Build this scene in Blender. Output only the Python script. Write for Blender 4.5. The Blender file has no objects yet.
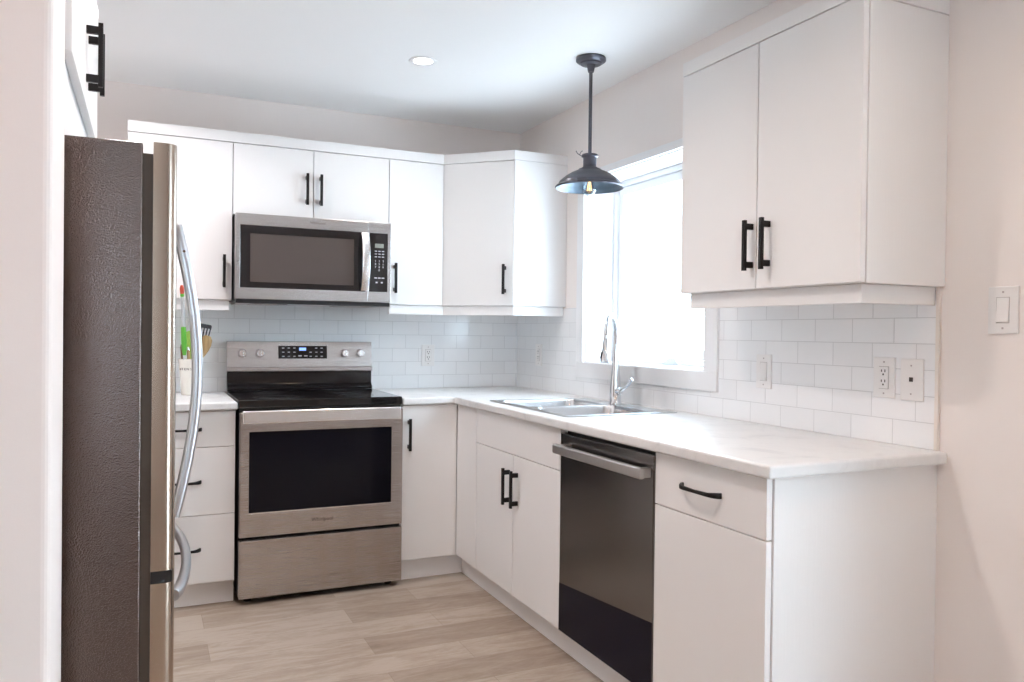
import bpy, bmesh, math, random
from mathutils import Vector, Matrix
random.seed(4)
sc = bpy.context.scene
C = sc.collection
R = math.radians

# ---------------------------------------------------------------- camera
cam_d = bpy.data.cameras.new('camera')
cam_d.sensor_width = 36.0
cam_d.lens = 789.954 / 1024 * 36.0
cam_d.clip_start = 0.05
cam = bpy.data.objects.new('camera', cam_d); C.objects.link(cam)
fw = Vector((0.42055572, 0.90721441, -0.00974195))
up = Vector((-0.00675086, 0.01386652, 0.99988107))
rt = Vector((0.9072416, -0.42043993, 0.01195612))
m = Matrix((rt, up, -fw)).transposed().to_4x4()
m.translation = Vector((-2.06677, -4.37342, 1.23658))
cam.matrix_world = m
sc.camera = cam

# ---------------------------------------------------------------- world, lights, exposure
sc.view_settings.view_transform = 'Standard'
sc.view_settings.look = 'None'
sc.view_settings.gamma = 1.0
sc.view_settings.use_curve_mapping = False
sc.view_settings.exposure = 0.16
sc.cycles.use_denoising = True
sc.cycles.max_bounces = 14
sc.cycles.diffuse_bounces = 10
sc.cycles.glossy_bounces = 5
sc.cycles.transmission_bounces = 8
sc.cycles.caustics_reflective = False
sc.cycles.caustics_refractive = False
sc.cycles.sample_clamp_indirect = 20.0

world = bpy.data.worlds.new('sky'); sc.world = world
world.use_nodes = True
bg = world.node_tree.nodes['Background']
bg.inputs['Color'].default_value = (0.70, 0.87, 1.0, 1)
bg.inputs['Strength'].default_value = 13.5


def area(name, loc, direction, sx, sy, power, color, shape='RECTANGLE', spread=180):
    l = bpy.data.lights.new(name, 'AREA')
    l.shape = shape; l.size = sx; l.size_y = sy
    l.energy = power; l.color = color; l.spread = R(spread)
    o = bpy.data.objects.new(name, l); C.objects.link(o)
    o.location = loc
    o.rotation_euler = Vector(direction).to_track_quat('-Z', 'Y').to_euler()
    return o


CEIL = 2.4544
# recessed light first, then fill lamps added for brightness: position, power per channel
POTS_AND_FILLS = [((-0.946, -0.971), (3.0, 2.8, 2.6)), ((-2.15, -0.95), (11.5, 11.0, 11.2)), ((-1.5, -2.3), (11.0, 9.4, 8.6)),
        ((-0.75, -3.55), (4.2, 3.1, 2.2)), ((-2.7, -3.55), (3.6, 1.2, 0.3)), ((-2.05, -5.3), (6.0, 3.4, 1.9))]
for (px_, py_), pw_ in POTS_AND_FILLS:
    area('pot_and_fill_lamp', (px_, py_, CEIL - 0.012), (0, 0, -1), 0.085, 0.085, max(pw_), tuple(c / max(pw_) for c in pw_), 'DISK', 150)
# low sun added behind the back wall: lights the snow to brighten the ceiling, never enters the room
sun_d = bpy.data.lights.new('sun', 'SUN'); sun_d.energy = 20.0; sun_d.angle = R(3); sun_d.color = (1.0, 0.94, 0.86)
sun = bpy.data.objects.new('sun', sun_d); C.objects.link(sun)
sun.rotation_euler = Vector((0.22, -1.0, -0.75)).to_track_quat('-Z', 'Y').to_euler()

# ---------------------------------------------------------------- materials


def mat(name, color, rough=0.5, metal=0.0, spec=0.5, emit=None, emit_s=0.0, coat=0.0):
    mm = bpy.data.materials.new(name); mm.use_nodes = True
    b = mm.node_tree.nodes['Principled BSDF']
    b.inputs['Base Color'].default_value = (*color, 1)
    b.inputs['Roughness'].default_value = rough
    b.inputs['Metallic'].default_value = metal
    b.inputs['Specular IOR Level'].default_value = spec
    b.inputs['Coat Weight'].default_value = coat
    if emit:
        b.inputs['Emission Color'].default_value = (*emit, 1)
        b.inputs['Emission Strength'].default_value = emit_s
    return mm


def nodes(mm):
    nt = mm.node_tree
    return nt, nt.nodes, nt.links, nt.nodes['Principled BSDF']


def coords(mm, scale=(1, 1, 1), kind='Object', rot=(0, 0, 0)):
    nt, N, L, b = nodes(mm)
    tc = N.new('ShaderNodeTexCoord'); mp = N.new('ShaderNodeMapping')
    mp.inputs['Scale'].default_value = scale
    mp.inputs['Rotation'].default_value = rot
    L.new(tc.outputs[kind], mp.inputs['Vector'])
    return mp.outputs['Vector']


def noise(mm, vec, scale, detail=4, rough=0.5, dist=0.0):
    nt, N, L, b = nodes(mm)
    n = N.new('ShaderNodeTexNoise')
    n.inputs['Scale'].default_value = scale; n.inputs['Detail'].default_value = detail
    n.inputs['Roughness'].default_value = rough; n.inputs['Distortion'].default_value = dist
    L.new(vec, n.inputs['Vector'])
    return n.outputs['Fac']


def ramp(mm, fac, stops):
    nt, N, L, b = nodes(mm)
    r = N.new('ShaderNodeValToRGB')
    while len(r.color_ramp.elements) < len(stops):
        r.color_ramp.elements.new(0.5)
    for e, (p, c) in zip(r.color_ramp.elements, stops):
        e.position = p
        e.color = (c, c, c, 1) if isinstance(c, (int, float)) else (*c, 1)
    L.new(fac, r.inputs['Fac'])
    return r.outputs['Color']


def bump(mm, fac, strength, dist=0.001):
    nt, N, L, b = nodes(mm)
    bp = N.new('ShaderNodeBump')
    bp.inputs['Strength'].default_value = strength; bp.inputs['Distance'].default_value = dist
    L.new(fac, bp.inputs['Height']); L.new(bp.outputs['Normal'], b.inputs['Normal'])


def maprange(mm, fac, a, b_):
    nt, N, L, b = nodes(mm)
    r = N.new('ShaderNodeMapRange')
    r.inputs['To Min'].default_value = a; r.inputs['To Max'].default_value = b_
    L.new(fac, r.inputs['Value'])
    return r.outputs['Result']


# painted plaster
M_wall = mat('warm white paint', (0.85, 0.79, 0.76), 0.75, spec=0.3)
bump(M_wall, noise(M_wall, coords(M_wall), 180, 3), 0.12, 0.0006)
M_ceil = mat('ceiling paint', (0.90, 0.90, 0.90), 0.9, spec=0.2)
bump(M_ceil, noise(M_ceil, coords(M_ceil), 120, 3), 0.1, 0.0008)
M_trim = mat('white trim paint', (0.84, 0.84, 0.85), 0.4)
# melamine cabinet fronts with fine vertical grain relief
M_cab = mat('white wood grain melamine', (0.84, 0.82, 0.81), 0.42, spec=0.45)
_v = coords(M_cab, (1, 1, 0.045))
bump(M_cab, noise(M_cab, _v, 190, 5, 0.6, 0.6), 0.35, 0.0007)
M_cabbox = mat('white melamine carcass', (0.80, 0.79, 0.78), 0.5)
M_black = mat('matte black metal', (0.018, 0.017, 0.018), 0.42, 0.6)
M_blackplastic = mat('black plastic', (0.012, 0.012, 0.014), 0.35)
M_gap = mat('dark gap', (0.03, 0.028, 0.027), 0.8)
M_white_plastic = mat('white plastic', (0.82, 0.80, 0.79), 0.3)
M_offwhite_plastic = mat('ivory slots', (0.06, 0.05, 0.05), 0.6)


def steel(name, color, rough, axis, aniso=0.6):
    mm = mat(name, color, rough, 1.0)
    nt, N, L, b = nodes(mm)
    sc_ = {'x': (0.25, 60, 60), 'y': (60, 0.25, 60), 'z': (60, 60, 0.25)}[axis]
    f = noise(mm, coords(mm, sc_), 30, 2)
    L.new(maprange(mm, f, rough - 0.04, rough + 0.04), b.inputs['Roughness'])
    if axis == 'x':
        tg = N.new('ShaderNodeTangent'); tg.direction_type = 'RADIAL'; tg.axis = 'Z'
        L.new(tg.outputs[0], b.inputs['Tangent'])
        b.inputs['Anisotropic'].default_value = aniso
    return mm


M_steel = steel('brushed stainless steel', (0.52, 0.485, 0.47), 0.27, 'x')
M_steel_dw = steel('dark brushed stainless steel', (0.22, 0.21, 0.205), 0.24, 'y')
M_steel_door = steel('fridge door stainless steel', (0.50, 0.42, 0.35), 0.24, 'z')
M_bright = mat('satin bright steel', (0.90, 0.895, 0.90), 0.26, 1.0)
M_satin = mat('satin nickel grey', (0.55, 0.53, 0.52), 0.38, 1.0)
M_sink = steel('sink steel', (0.66, 0.68, 0.70), 0.22, 'y')
M_chrome = mat('chrome', (0.78, 0.80, 0.83), 0.08, 1.0)
M_fr_handle = mat('fridge handle satin steel', (0.60, 0.60, 0.63), 0.34, 1.0)
# textured graphite side of the fridge
M_fside = mat('textured graphite paint', (0.16, 0.125, 0.115), 0.24, 0.9, spec=0.6)
_v = coords(M_fside)
nt, N, L, b = nodes(M_fside)
vo = N.new('ShaderNodeTexVoronoi'); vo.inputs['Scale'].default_value = 360; vo.feature = 'SMOOTH_F1'
nv = noise(M_fside, _v, 60, 3)
mx = N.new('ShaderNodeMix'); mx.data_type = 'VECTOR'; mx.inputs[0].default_value = 0.006
tcn = N.new('ShaderNodeTexCoord')
L.new(_v, mx.inputs[4]); L.new(nv, mx.inputs[5]); L.new(mx.outputs[1], vo.inputs['Vector'])
bump(M_fside, vo.outputs['Distance'], 0.6, 0.0011)

M_glassblack = mat('black ceramic glass', (0.006, 0.006, 0.007), 0.06, spec=0.6)
M_ovenglass = mat('tinted oven window', (0.006, 0.006, 0.010), 0.05, spec=0.16)
M_mwglass = mat('microwave window', (0.085, 0.068, 0.062), 0.12, spec=0.6)
M_mwframe = mat('black glossy frame', (0.014, 0.012, 0.013), 0.1)
M_navy = mat('glossy dark navy overlay', (0.006, 0.006, 0.016), 0.2, spec=0.12)
M_disp = mat('display', (0.02, 0.03, 0.1), 0.2, emit=(0.25, 0.42, 1.0), emit_s=1.6)
M_lcd = mat('lcd', (0.16, 0.17, 0.15), 0.3, emit=(0.32, 0.34, 0.30), emit_s=0.25)
M_legend = mat('pale legend print', (0.62, 0.62, 0.66), 0.5)
M_logo = mat('grey logo print', (0.16, 0.13, 0.12), 0.5)
M_redtext = mat('brown print', (0.10, 0.07, 0.06), 0.6)
M_ceramic = mat('cream glazed ceramic', (0.80, 0.78, 0.72), 0.2)
M_green = mat('green silicone', (0.14, 0.52, 0.06), 0.45)
M_lime = mat('lime silicone', (0.40, 0.68, 0.12), 0.45)
M_red = mat('red tip plastic', (0.65, 0.10, 0.06), 0.4)
M_wood = mat('light beech', (0.56, 0.36, 0.16), 0.5)
_v = coords(M_wood, (8, 8, 0.8)); nt, N, L, b = nodes(M_wood)
L.new(ramp(M_wood, noise(M_wood, _v, 14, 3), [(0.3, (0.42, 0.26, 0.11)), (0.7, (0.62, 0.42, 0.20))]), b.inputs['Base Color'])
M_darkwood = mat('dark wood', (0.16, 0.08, 0.04), 0.5)
M_nylon = mat('dark grey nylon', (0.045, 0.05, 0.06), 0.45)
M_pale = mat('pale grey handle', (0.62, 0.64, 0.66), 0.4)
M_lampout = mat('weathered dark zinc', (0.10, 0.10, 0.12), 0.36, 0.65)
M_lampin = mat('blue grey enamel inside', (0.10, 0.15, 0.20), 0.3, 0.2)
M_filament = mat('glowing filament', (1, 0.6, 0.2), 0.5, emit=(1.0, 0.60, 0.22), emit_s=4)
M_pot = mat('lit lamp lens', (1, 1, 1), 0.5, emit=(1.0, 0.96, 0.9), emit_s=6)


def glass(name, color=(1, 1, 1), rough=0.0, ior=1.45, thin=True):
    mm = bpy.data.materials.new(name); mm.use_nodes = True
    nt = mm.node_tree; N = nt.nodes; L = nt.links
    N.remove(N['Principled BSDF'])
    out = N['Material Output']
    t = N.new('ShaderNodeBsdfTransparent'); t.inputs['Color'].default_value = (*color, 1)
    g = N.new('ShaderNodeBsdfGlossy'); g.inputs['Roughness'].default_value = 0.02
    # Schlick reflectance, the same from both sides of the pane
    lw = N.new('ShaderNodeLayerWeight'); lw.inputs['Blend'].default_value = 0.5
    pw = N.new('ShaderNodeMath'); pw.operation = 'POWER'; pw.inputs[1].default_value = 5.0
    f = N.new('ShaderNodeMath'); f.operation = 'MULTIPLY_ADD'
    r0 = ((ior - 1) / (ior + 1)) ** 2
    f.inputs[1].default_value = 1 - r0; f.inputs[2].default_value = r0
    L.new(lw.outputs['Facing'], pw.inputs[0]); L.new(pw.outputs[0], f.inputs[0])
    x = N.new('ShaderNodeMixShader')
    L.new(f.outputs[0], x.inputs[0]); L.new(t.outputs[0], x.inputs[1]); L.new(g.outputs[0], x.inputs[2])
    L.new(x.outputs[0], out.inputs['Surface'])
    return mm


M_pane = glass('window glass', (0.96, 0.98, 0.99))
M_bulb = glass('bulb glass', (0.80, 0.84, 0.88), ior=2.1)

# countertop: pale laminate with faint veining
M_top = mat('pale marble laminate', (0.80, 0.785, 0.765), 0.30, spec=0.5)
nt, N, L, b = nodes(M_top)
_v = coords(M_top)
f1 = noise(M_top, _v, 5.0, 8, 0.62, 1.2)
L.new(ramp(M_top, f1, [(0.30, (0.60, 0.60, 0.61)), (0.44, (0.73, 0.725, 0.72)), (0.56, (0.76, 0.755, 0.75)), (0.74, (0.65, 0.645, 0.65))]), b.inputs['Base Color'])

# subway tile: brick texture laid along one wall


def tile_mat(name, axis, shift_u, shift_v):
    mm = mat(name, (0.82, 0.81, 0.805), 0.16, spec=0.5)
    nt, N, L, b = nodes(mm)
    tc = N.new('ShaderNodeTexCoord'); sp = N.new('ShaderNodeSeparateXYZ'); cb = N.new('ShaderNodeCombineXYZ')
    L.new(tc.outputs['Object'], sp.inputs[0])
    a1 = N.new('ShaderNodeMath'); a1.operation = 'ADD'; a1.inputs[1].default_value = shift_u
    a2 = N.new('ShaderNodeMath'); a2.operation = 'ADD'; a2.inputs[1].default_value = shift_v
    L.new(sp.outputs[axis], a1.inputs[0]); L.new(sp.outputs['Z'], a2.inputs[0])
    L.new(a1.outputs[0], cb.inputs['X']); L.new(a2.outputs[0], cb.inputs['Y'])
    br = N.new('ShaderNodeTexBrick')
    br.inputs['Scale'].default_value = 1.0
    br.inputs['Brick Width'].default_value = 0.1555
    br.inputs['Row Height'].default_value = 0.0765
    br.inputs['Mortar Size'].default_value = 0.0013
    br.inputs['Mortar Smooth'].default_value = 0.25
    br.inputs['Color1'].default_value = (0.87, 0.875, 0.885, 1)
    br.inputs['Color2'].default_value = (0.84, 0.845, 0.855, 1)
    br.inputs['Mortar'].default_value = (0.62, 0.62, 0.63, 1)
    br.offset = 0.5
    L.new(cb.outputs[0], br.inputs['Vector'])
    L.new(br.outputs['Color'], b.inputs['Base Color'])
    inv = N.new('ShaderNodeMath'); inv.operation = 'SUBTRACT'; inv.inputs[0].default_value = 1.0
    L.new(br.outputs['Fac'], inv.inputs[1])
    bump(mm, inv.outputs[0], 0.6, 0.0012)
    L.new(maprange(mm, br.outputs['Fac'], 0.14, 0.8), b.inputs['Roughness'])
    return mm


M_tile_back = tile_mat('white subway tile on the back wall', 'X', 10 * 0.1555 * 2 + 0.171 + 0.07775, -0.914 + 0.0765 * 40)
M_tile_right = tile_mat('white subway tile on the window wall', 'Y', 20 * 0.1555 * 2 + 2.521 + 0.07775 + 0.010, -0.914 + 0.0765 * 40)

# vinyl plank floor, boards along x
M_floor = mat('greige vinyl plank', (0.5, 0.4, 0.3), 0.42, spec=0.4)
nt, N, L, b = nodes(M_floor)
_v = coords(M_floor)
br = N.new('ShaderNodeTexBrick')
br.inputs['Scale'].default_value = 1.0
br.inputs['Brick Width'].default_value = 0.92
br.inputs['Row Height'].default_value = 0.178
br.inputs['Mortar Size'].default_value = 0.0008
br.inputs['Mortar Smooth'].default_value = 0.0
br.offset = 0.37; br.offset_frequency = 2
br.inputs['Color1'].default_value = (0, 0, 0, 1); br.inputs['Color2'].default_value = (1, 1, 1, 1)
br.inputs['Mortar'].default_value = (0.5, 0.5, 0.5, 1)
L.new(_v, br.inputs['Vector'])
_g = coords(M_floor, (1.3, 6.5, 1.0))
g1 = noise(M_floor, _g, 3.2, 8, 0.68, 0.8)
_h = coords(M_floor, (5.0, 34.0, 1.0))
g2 = noise(M_floor, _h, 6.0, 4, 0.6, 0.2)
mxa = N.new('ShaderNodeMath'); mxa.operation = 'MULTIPLY_ADD'; mxa.inputs[1].default_value = 0.35
L.new(g2, mxa.inputs[0]); L.new(g1, mxa.inputs[2])
mxb = N.new('ShaderNodeMath'); mxb.operation = 'MULTIPLY_ADD'; mxb.inputs[1].default_value = 0.42
L.new(br.outputs['Color'], mxb.inputs[0]); L.new(mxa.outputs[0], mxb.inputs[2])
col = ramp(M_floor, mxb.outputs[0], [(0.36, (0.20, 0.145, 0.105)), (0.66, (0.30, 0.232, 0.178)), (0.88, (0.385, 0.31, 0.25)), (1.0, (0.44, 0.37, 0.31))])
dk = N.new('ShaderNodeMix'); dk.data_type = 'RGBA'; dk.blend_type = 'MULTIPLY'
dk.inputs[7].default_value = (0.62, 0.58, 0.54, 1)
L.new(br.outputs['Fac'], dk.inputs[0]); L.new(col, dk.inputs[6]); L.new(dk.outputs[2], b.inputs['Base Color'])
bump(M_floor, mxa.outputs[0], 0.12, 0.001)

# ---------------------------------------------------------------- mesh helpers


class MB:
    """collects shapes in world coordinates; build() links them as one mesh object"""

    def __init__(self):
        self.bm = bmesh.new(); self.mats = []; self.cur = 0

    def use(self, m_):
        if m_ not in self.mats:
            self.mats.append(m_)
        self.cur = self.mats.index(m_)
        return self

    def _fin(self, before):
        self.bm.faces.ensure_lookup_table()
        for f in self.bm.faces[before:]:
            f.material_index = self.cur

    def box(self, x0, x1, y0, y1, z0, z1):
        n = len(self.bm.faces)
        x0, x1 = sorted((x0, x1)); y0, y1 = sorted((y0, y1)); z0, z1 = sorted((z0, z1))
        vs = [self.bm.verts.new(p) for p in ((x0, y0, z0), (x1, y0, z0), (x1, y1, z0), (x0, y1, z0), (x0, y0, z1), (x1, y0, z1), (x1, y1, z1), (x0, y1, z1))]
        for q in ((3, 2, 1, 0), (4, 5, 6, 7), (0, 1, 5, 4), (1, 2, 6, 5), (2, 3, 7, 6), (3, 0, 4, 7)):
            self.bm.faces.new([vs[i] for i in q])
        self._fin(n)
        return self

    def prism(self, pts, h, axis='z', base=0.0):
        """pts: 2D polygon; axis: extrusion axis from base to base+h"""
        n = len(self.bm.faces)

        def P(a, b_, c):
            return {'z': (a, b_, c), 'y': (a, c, b_), 'x': (c, a, b_)}[axis]
        lo = [self.bm.verts.new(P(a, b_, base)) for a, b_ in pts]
        hi = [self.bm.verts.new(P(a, b_, base + h)) for a, b_ in pts]
        k = len(pts)
        self.bm.faces.new(lo); self.bm.faces.new(hi)
        for i in range(k):
            self.bm.faces.new((lo[i], lo[(i + 1) % k], hi[(i + 1) % k], hi[i]))
        self._fin(n)
        return self

    def cells(self, xs, ys, keep, z0, z1):
        """solid slab made of grid cells (shared vertices), keep(i,j) says which are filled"""
        n = len(self.bm.faces)
        V = {}

        def v(i, j, k):
            if (i, j, k) not in V:
                V[(i, j, k)] = self.bm.verts.new((xs[i], ys[j], (z0, z1)[k]))
            return V[(i, j, k)]
        nx, ny = len(xs) - 1, len(ys) - 1
        K = lambda i, j: 0 <= i < nx and 0 <= j < ny and keep(i, j)
        for i in range(nx):
            for j in range(ny):
                if not K(i, j):
                    continue
                self.bm.faces.new((v(i, j, 1), v(i + 1, j, 1), v(i + 1, j + 1, 1), v(i, j + 1, 1)))
                self.bm.faces.new((v(i, j + 1, 0), v(i + 1, j + 1, 0), v(i + 1, j, 0), v(i, j, 0)))
                if not K(i, j - 1): self.bm.faces.new((v(i, j, 0), v(i + 1, j, 0), v(i + 1, j, 1), v(i, j, 1)))
                if not K(i, j + 1): self.bm.faces.new((v(i + 1, j + 1, 0), v(i, j + 1, 0), v(i, j + 1, 1), v(i + 1, j + 1, 1)))
                if not K(i - 1, j): self.bm.faces.new((v(i, j + 1, 0), v(i, j, 0), v(i, j, 1), v(i, j + 1, 1)))
                if not K(i + 1, j): self.bm.faces.new((v(i + 1, j, 0), v(i + 1, j + 1, 0), v(i + 1, j + 1, 1), v(i + 1, j, 1)))
        self._fin(n)
        return self

    def lathe(self, c, prof, seg=32, axis='z', close=False):
        """prof: (radius, height) list around axis through c"""
        n = len(self.bm.faces)
        c = Vector(c)
        rings = []
        for r, h in prof:
            ring = []
            if r < 1e-6:
                o = {'z': (0, 0, h), 'y': (0, h, 0), 'x': (h, 0, 0)}[axis]
                ring = [self.bm.verts.new(c + Vector(o))]
            else:
                for k in range(seg):
                    a = 2 * math.pi * k / seg
                    ca, sa = r * math.cos(a), r * math.sin(a)
                    o = {'z': (ca, sa, h), 'y': (ca, h, sa), 'x': (h, ca, sa)}[axis]
                    ring.append(self.bm.verts.new(c + Vector(o)))
            rings.append(ring)
        for A, B in zip(rings, rings[1:]):
            for k in range(seg):
                k2 = (k + 1) % seg
                if len(A) == 1 and len(B) == 1: break
                if len(A) == 1: self.bm.faces.new((A[0], B[k], B[k2]))
                elif len(B) == 1: self.bm.faces.new((A[k], A[k2], B[0]))
                else: self.bm.faces.new((A[k], A[k2], B[k2], B[k]))
        if close and len(rings[0]) > 1: self.bm.faces.new(rings[0])
        if close and len(rings[-1]) > 1: self.bm.faces.new(rings[-1])
        self._fin(n)
        return self

    def tube(self, pts, rad, seg=14, flat=None, up=None):
        """sweep an ellipse along pts; rad: number, list, or list of (a,b); up: reference direction of b"""
        n = len(self.bm.faces)
        pts = [Vector(p) for p in pts]
        k = len(pts)
        if not isinstance(rad, (list, tuple)): rad = [rad] * k
        rings = []
        prev = Vector(up) if up else None
        for i, p in enumerate(pts):
            t = (pts[min(i + 1, k - 1)] - pts[max(i - 1, 0)]).normalized()
            if prev is None:
                prev = Vector((0, 0, 1)) if abs(t.z) < 0.9 else Vector((1, 0, 0))
            b_ = (prev - t * prev.dot(t)).normalized(); a_ = t.cross(b_)
            prev = b_
            r = rad[i]; ra, rb = (r if isinstance(r, (tuple, list)) else (r, r))
            ring = []
            for q in range(seg):
                th = 2 * math.pi * q / seg
                cx, cy = math.cos(th), math.sin(th)
                if flat:
                    cx = math.copysign(abs(cx) ** flat, cx); cy = math.copysign(abs(cy) ** flat, cy)
                ring.append(self.bm.verts.new(p + a_ * cx * ra + b_ * cy * rb))
            rings.append(ring)
        for A, B in zip(rings, rings[1:]):
            for q in range(seg):
                q2 = (q + 1) % seg
                self.bm.faces.new((A[q], A[q2], B[q2], B[q]))
        self.bm.faces.new(rings[0]); self.bm.faces.new(rings[-1])
        self._fin(n)
        return self

    def build(self, name, material=None, parent=None, bevel=0.0, seg=2, smooth=False, angle=30):
        bmesh.ops.recalc_face_normals(self.bm, faces=self.bm.faces[:])
        base = Vector((0, 0, 0))
        p = parent
        while p is not None:
            base += Vector(p.location); p = p.parent
        bmesh.ops.translate(self.bm, verts=self.bm.verts[:], vec=-base)
        me = bpy.data.meshes.new(name)
        self.bm.to_mesh(me); self.bm.free()
        for m_ in (self.mats or [material]):
            me.materials.append(m_)
        if smooth:
            me.polygons.foreach_set('use_smooth', [True] * len(me.polygons))
        o = bpy.data.objects.new(name, me); C.objects.link(o)
        o.parent = parent
        if bevel:
            md = o.modifiers.new('bevel', 'BEVEL'); md.width = bevel; md.segments = seg
            md.limit_method = 'ANGLE'; md.angle_limit = R(angle)
        if smooth == 'edges':
            me.set_sharp_from_angle(angle=R(40))
        return o


def thing(name, label, cat, loc, group=None):
    o = bpy.data.objects.new(name, None); C.objects.link(o)
    o.empty_display_size = 0.05
    o.location = loc
    o['label'] = label; o['category'] = cat
    if group: o['group'] = group
    return o


def tag(o, label, cat, group=None):
    o['label'] = label; o['category'] = cat
    if group: o['group'] = group
    return o


def recenter(o):
    """move a top-level mesh's origin to the base of its mesh"""
    xs = [v.co for v in o.data.vertices]
    c = Vector(((min(v.x for v in xs) + max(v.x for v in xs)) / 2, (min(v.y for v in xs) + max(v.y for v in xs)) / 2, min(v.z for v in xs)))
    o.data.transform(Matrix.Translation(-c)); o.location = c
    return o


def struct(o):
    o['kind'] = 'structure'
    return o


def text_mesh(name, body, size, loc, normal, material, parent, extrude=0.0003, space=1.0, align='CENTER'):
    cu = bpy.data.curves.new(name, 'FONT')
    cu.body = body; cu.size = size; cu.extrude = extrude; cu.align_x = align; cu.align_y = 'CENTER'
    cu.space_character = space; cu.resolution_u = 2
    t = bpy.data.objects.new(name, cu); C.objects.link(t)
    bpy.context.view_layer.update()
    me = bpy.data.meshes.new_from_object(t.evaluated_get(bpy.context.evaluated_depsgraph_get()))
    C.objects.unlink(t); bpy.data.objects.remove(t)
    # text lies in XY facing +Z: turn it to face `normal`, upright
    n = Vector(normal).normalized(); u = Vector((0, 0, 1)); r = u.cross(n)
    M4 = Matrix((r, u, n)).transposed().to_4x4()
    base = Vector((0, 0, 0)); p = parent
    while p is not None:
        base += Vector(p.location); p = p.parent
    M4.translation = Vector(loc) - base
    me.transform(M4)
    me.materials.clear(); me.materials.append(material)
    o = bpy.data.objects.new(name, me); C.objects.link(o); o.parent = parent
    return o


# ---------------------------------------------------------------- room shell
XL, YR, XLL = -2.86, -7.2, -5.6     # left kitchen wall, rear wall, far left wall
o = MB().box(XLL - .15, 0.15, YR - .15, 0.15, -0.1, 0).build('floor', M_floor); struct(o)
o = MB().box(XLL - .15, 0.15, YR - .15, 0.15, CEIL, CEIL + 0.1).build('ceiling', M_ceil); struct(o)
o = MB().box(XLL - .15, 0.18, 0, 0.15, 0, CEIL).build('wall_back', M_wall); struct(o)
# window wall with the kitchen window and a patio door further along
WY0, WY1, WZ0, WZ1 = -0.817, -1.798, 1.092, 2.033
DY0, DY1, DZ1 = -3.70, -4.40, 2.08
wt = 0.215
mb = MB()
ys = [YR - .15, DY1, DY0, WY1, WY0, 0.0]; zs = [0, WZ0, WZ1, DZ1, CEIL]
V = {}


def wall_with_holes(ys, zs, hole, x0, x1, name, flip=False):
    mb = MB(); V = {}

    def v(i, j, k):
        if (i, j, k) not in V:
            V[(i, j, k)] = mb.bm.verts.new(((x0, x1)[k], ys[i], zs[j]))
        return V[(i, j, k)]
    ny, nz = len(ys) - 1, len(zs) - 1
    K = lambda i, j: 0 <= i < ny and 0 <= j < nz and not hole(i, j)
    for i in range(ny):
        for j in range(nz):
            if not K(i, j): continue
            for k in (0, 1):
                mb.bm.faces.new((v(i, j, k), v(i + 1, j, k), v(i + 1, j + 1, k), v(i, j + 1, k)))
            if not K(i, j - 1): mb.bm.faces.new((v(i, j, 0), v(i + 1, j, 0), v(i + 1, j, 1), v(i, j, 1)))
            if not K(i, j + 1): mb.bm.faces.new((v(i, j + 1, 0), v(i + 1, j + 1, 0), v(i + 1, j + 1, 1), v(i, j + 1, 1)))
            if not K(i - 1, j): mb.bm.faces.new((v(i, j, 0), v(i, j + 1, 0), v(i, j + 1, 1), v(i, j, 1)))
            if not K(i + 1, j): mb.bm.faces.new((v(i + 1, j, 0), v(i + 1, j + 1, 0), v(i + 1, j + 1, 1), v(i + 1, j, 1)))
    return mb


o = wall_with_holes(ys, zs, lambda i, j: (i == 3 and j == 1) or (i == 1 and j < 3), 0.0, wt, 'w').build('wall_right', M_wall); struct(o)
o = MB().box(XL - .15, XL, -2.57, 0, 0, CEIL).build('wall_left', M_wall); struct(o)
# wall stub that closes the fridge recess, soft rounded corners
o = MB().box(XLL, -2.215, -2.80, -2.572, 0, CEIL).build('wall_near_left', M_wall, bevel=0.014, seg=4); struct(o)
o = MB().box(XLL - .15, XLL, YR, -2.80, 0, CEIL).build('wall_far_left', M_wall); struct(o)
# rear wall with a wide window
mb = MB()
RX0, RX1, RZ0, RZ1 = -3.6, -2.6, 1.0, 2.05
mb.box(XLL, RX0, YR - .15, YR, 0, CEIL).box(RX1, 0, YR - .15, YR, 0, CEIL).box(RX0, RX1, YR - .15, YR, 0, RZ0).box(RX0, RX1, YR - .15, YR, RZ1, CEIL)
struct(mb.build('wall_rear', M_wall))

# kitchen window --------------------------------------------------
w = struct(MB().cells([0, 1], [0, 1], lambda i, j: False, 0, 1).build('window_1', M_trim)) if False else None
cas = MB()
cy0, cy1, cz0, cz1 = -0.750, -1.881, 1.014, 2.070
xo = -0.018
cas.box(xo, 0, cy1, cy0, cz0, WZ0).box(xo, 0, cy1, cy0, WZ1, cz1).box(xo, 0, WY0, cy0, WZ0, WZ1).box(xo, 0, cy1, WY1, WZ0, WZ1)
# jamb liner
jx = 0.198
cas.box(0, jx, WY0 - .006, WY0, WZ0, WZ1).box(0, jx, WY1, WY1 + .006, WZ0, WZ1).box(0, jx, WY1, WY0, WZ0, WZ0 + .006).box(0, jx, WY1, WY0, WZ1 - .006, WZ1)
win = cas.build('window_1', M_trim, bevel=0.0018); struct(win)
fr = MB()
fx0, fx1 = 0.160, 0.212
a0, a1, b0, b1 = WY0 - .006, WY1 + .006, WZ0 + .006, WZ1 - .006
f = 0.026
fr.box(fx0, fx1, a1, a0, b0, b0 + f).box(fx0, fx1, a1, a0, b1 - f, b1).box(fx0, fx1, a0 - f, a0, b0, b1).box(fx0, fx1, a1, a1 + f, b0, b1)
fr.build('window_frame', M_trim, win, bevel=0.003)
sa = MB()
s0 = f + 0.002; s1 = s0 + 0.042
sx0, sx1 = 0.176, 0.208
sa.box(sx0, sx1, a1 + s0, a0 - s0, b0 + s0, b0 + s1).box(sx0, sx1, a1 + s0, a0 - s0, b1 - s1, b1 - s0)
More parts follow.
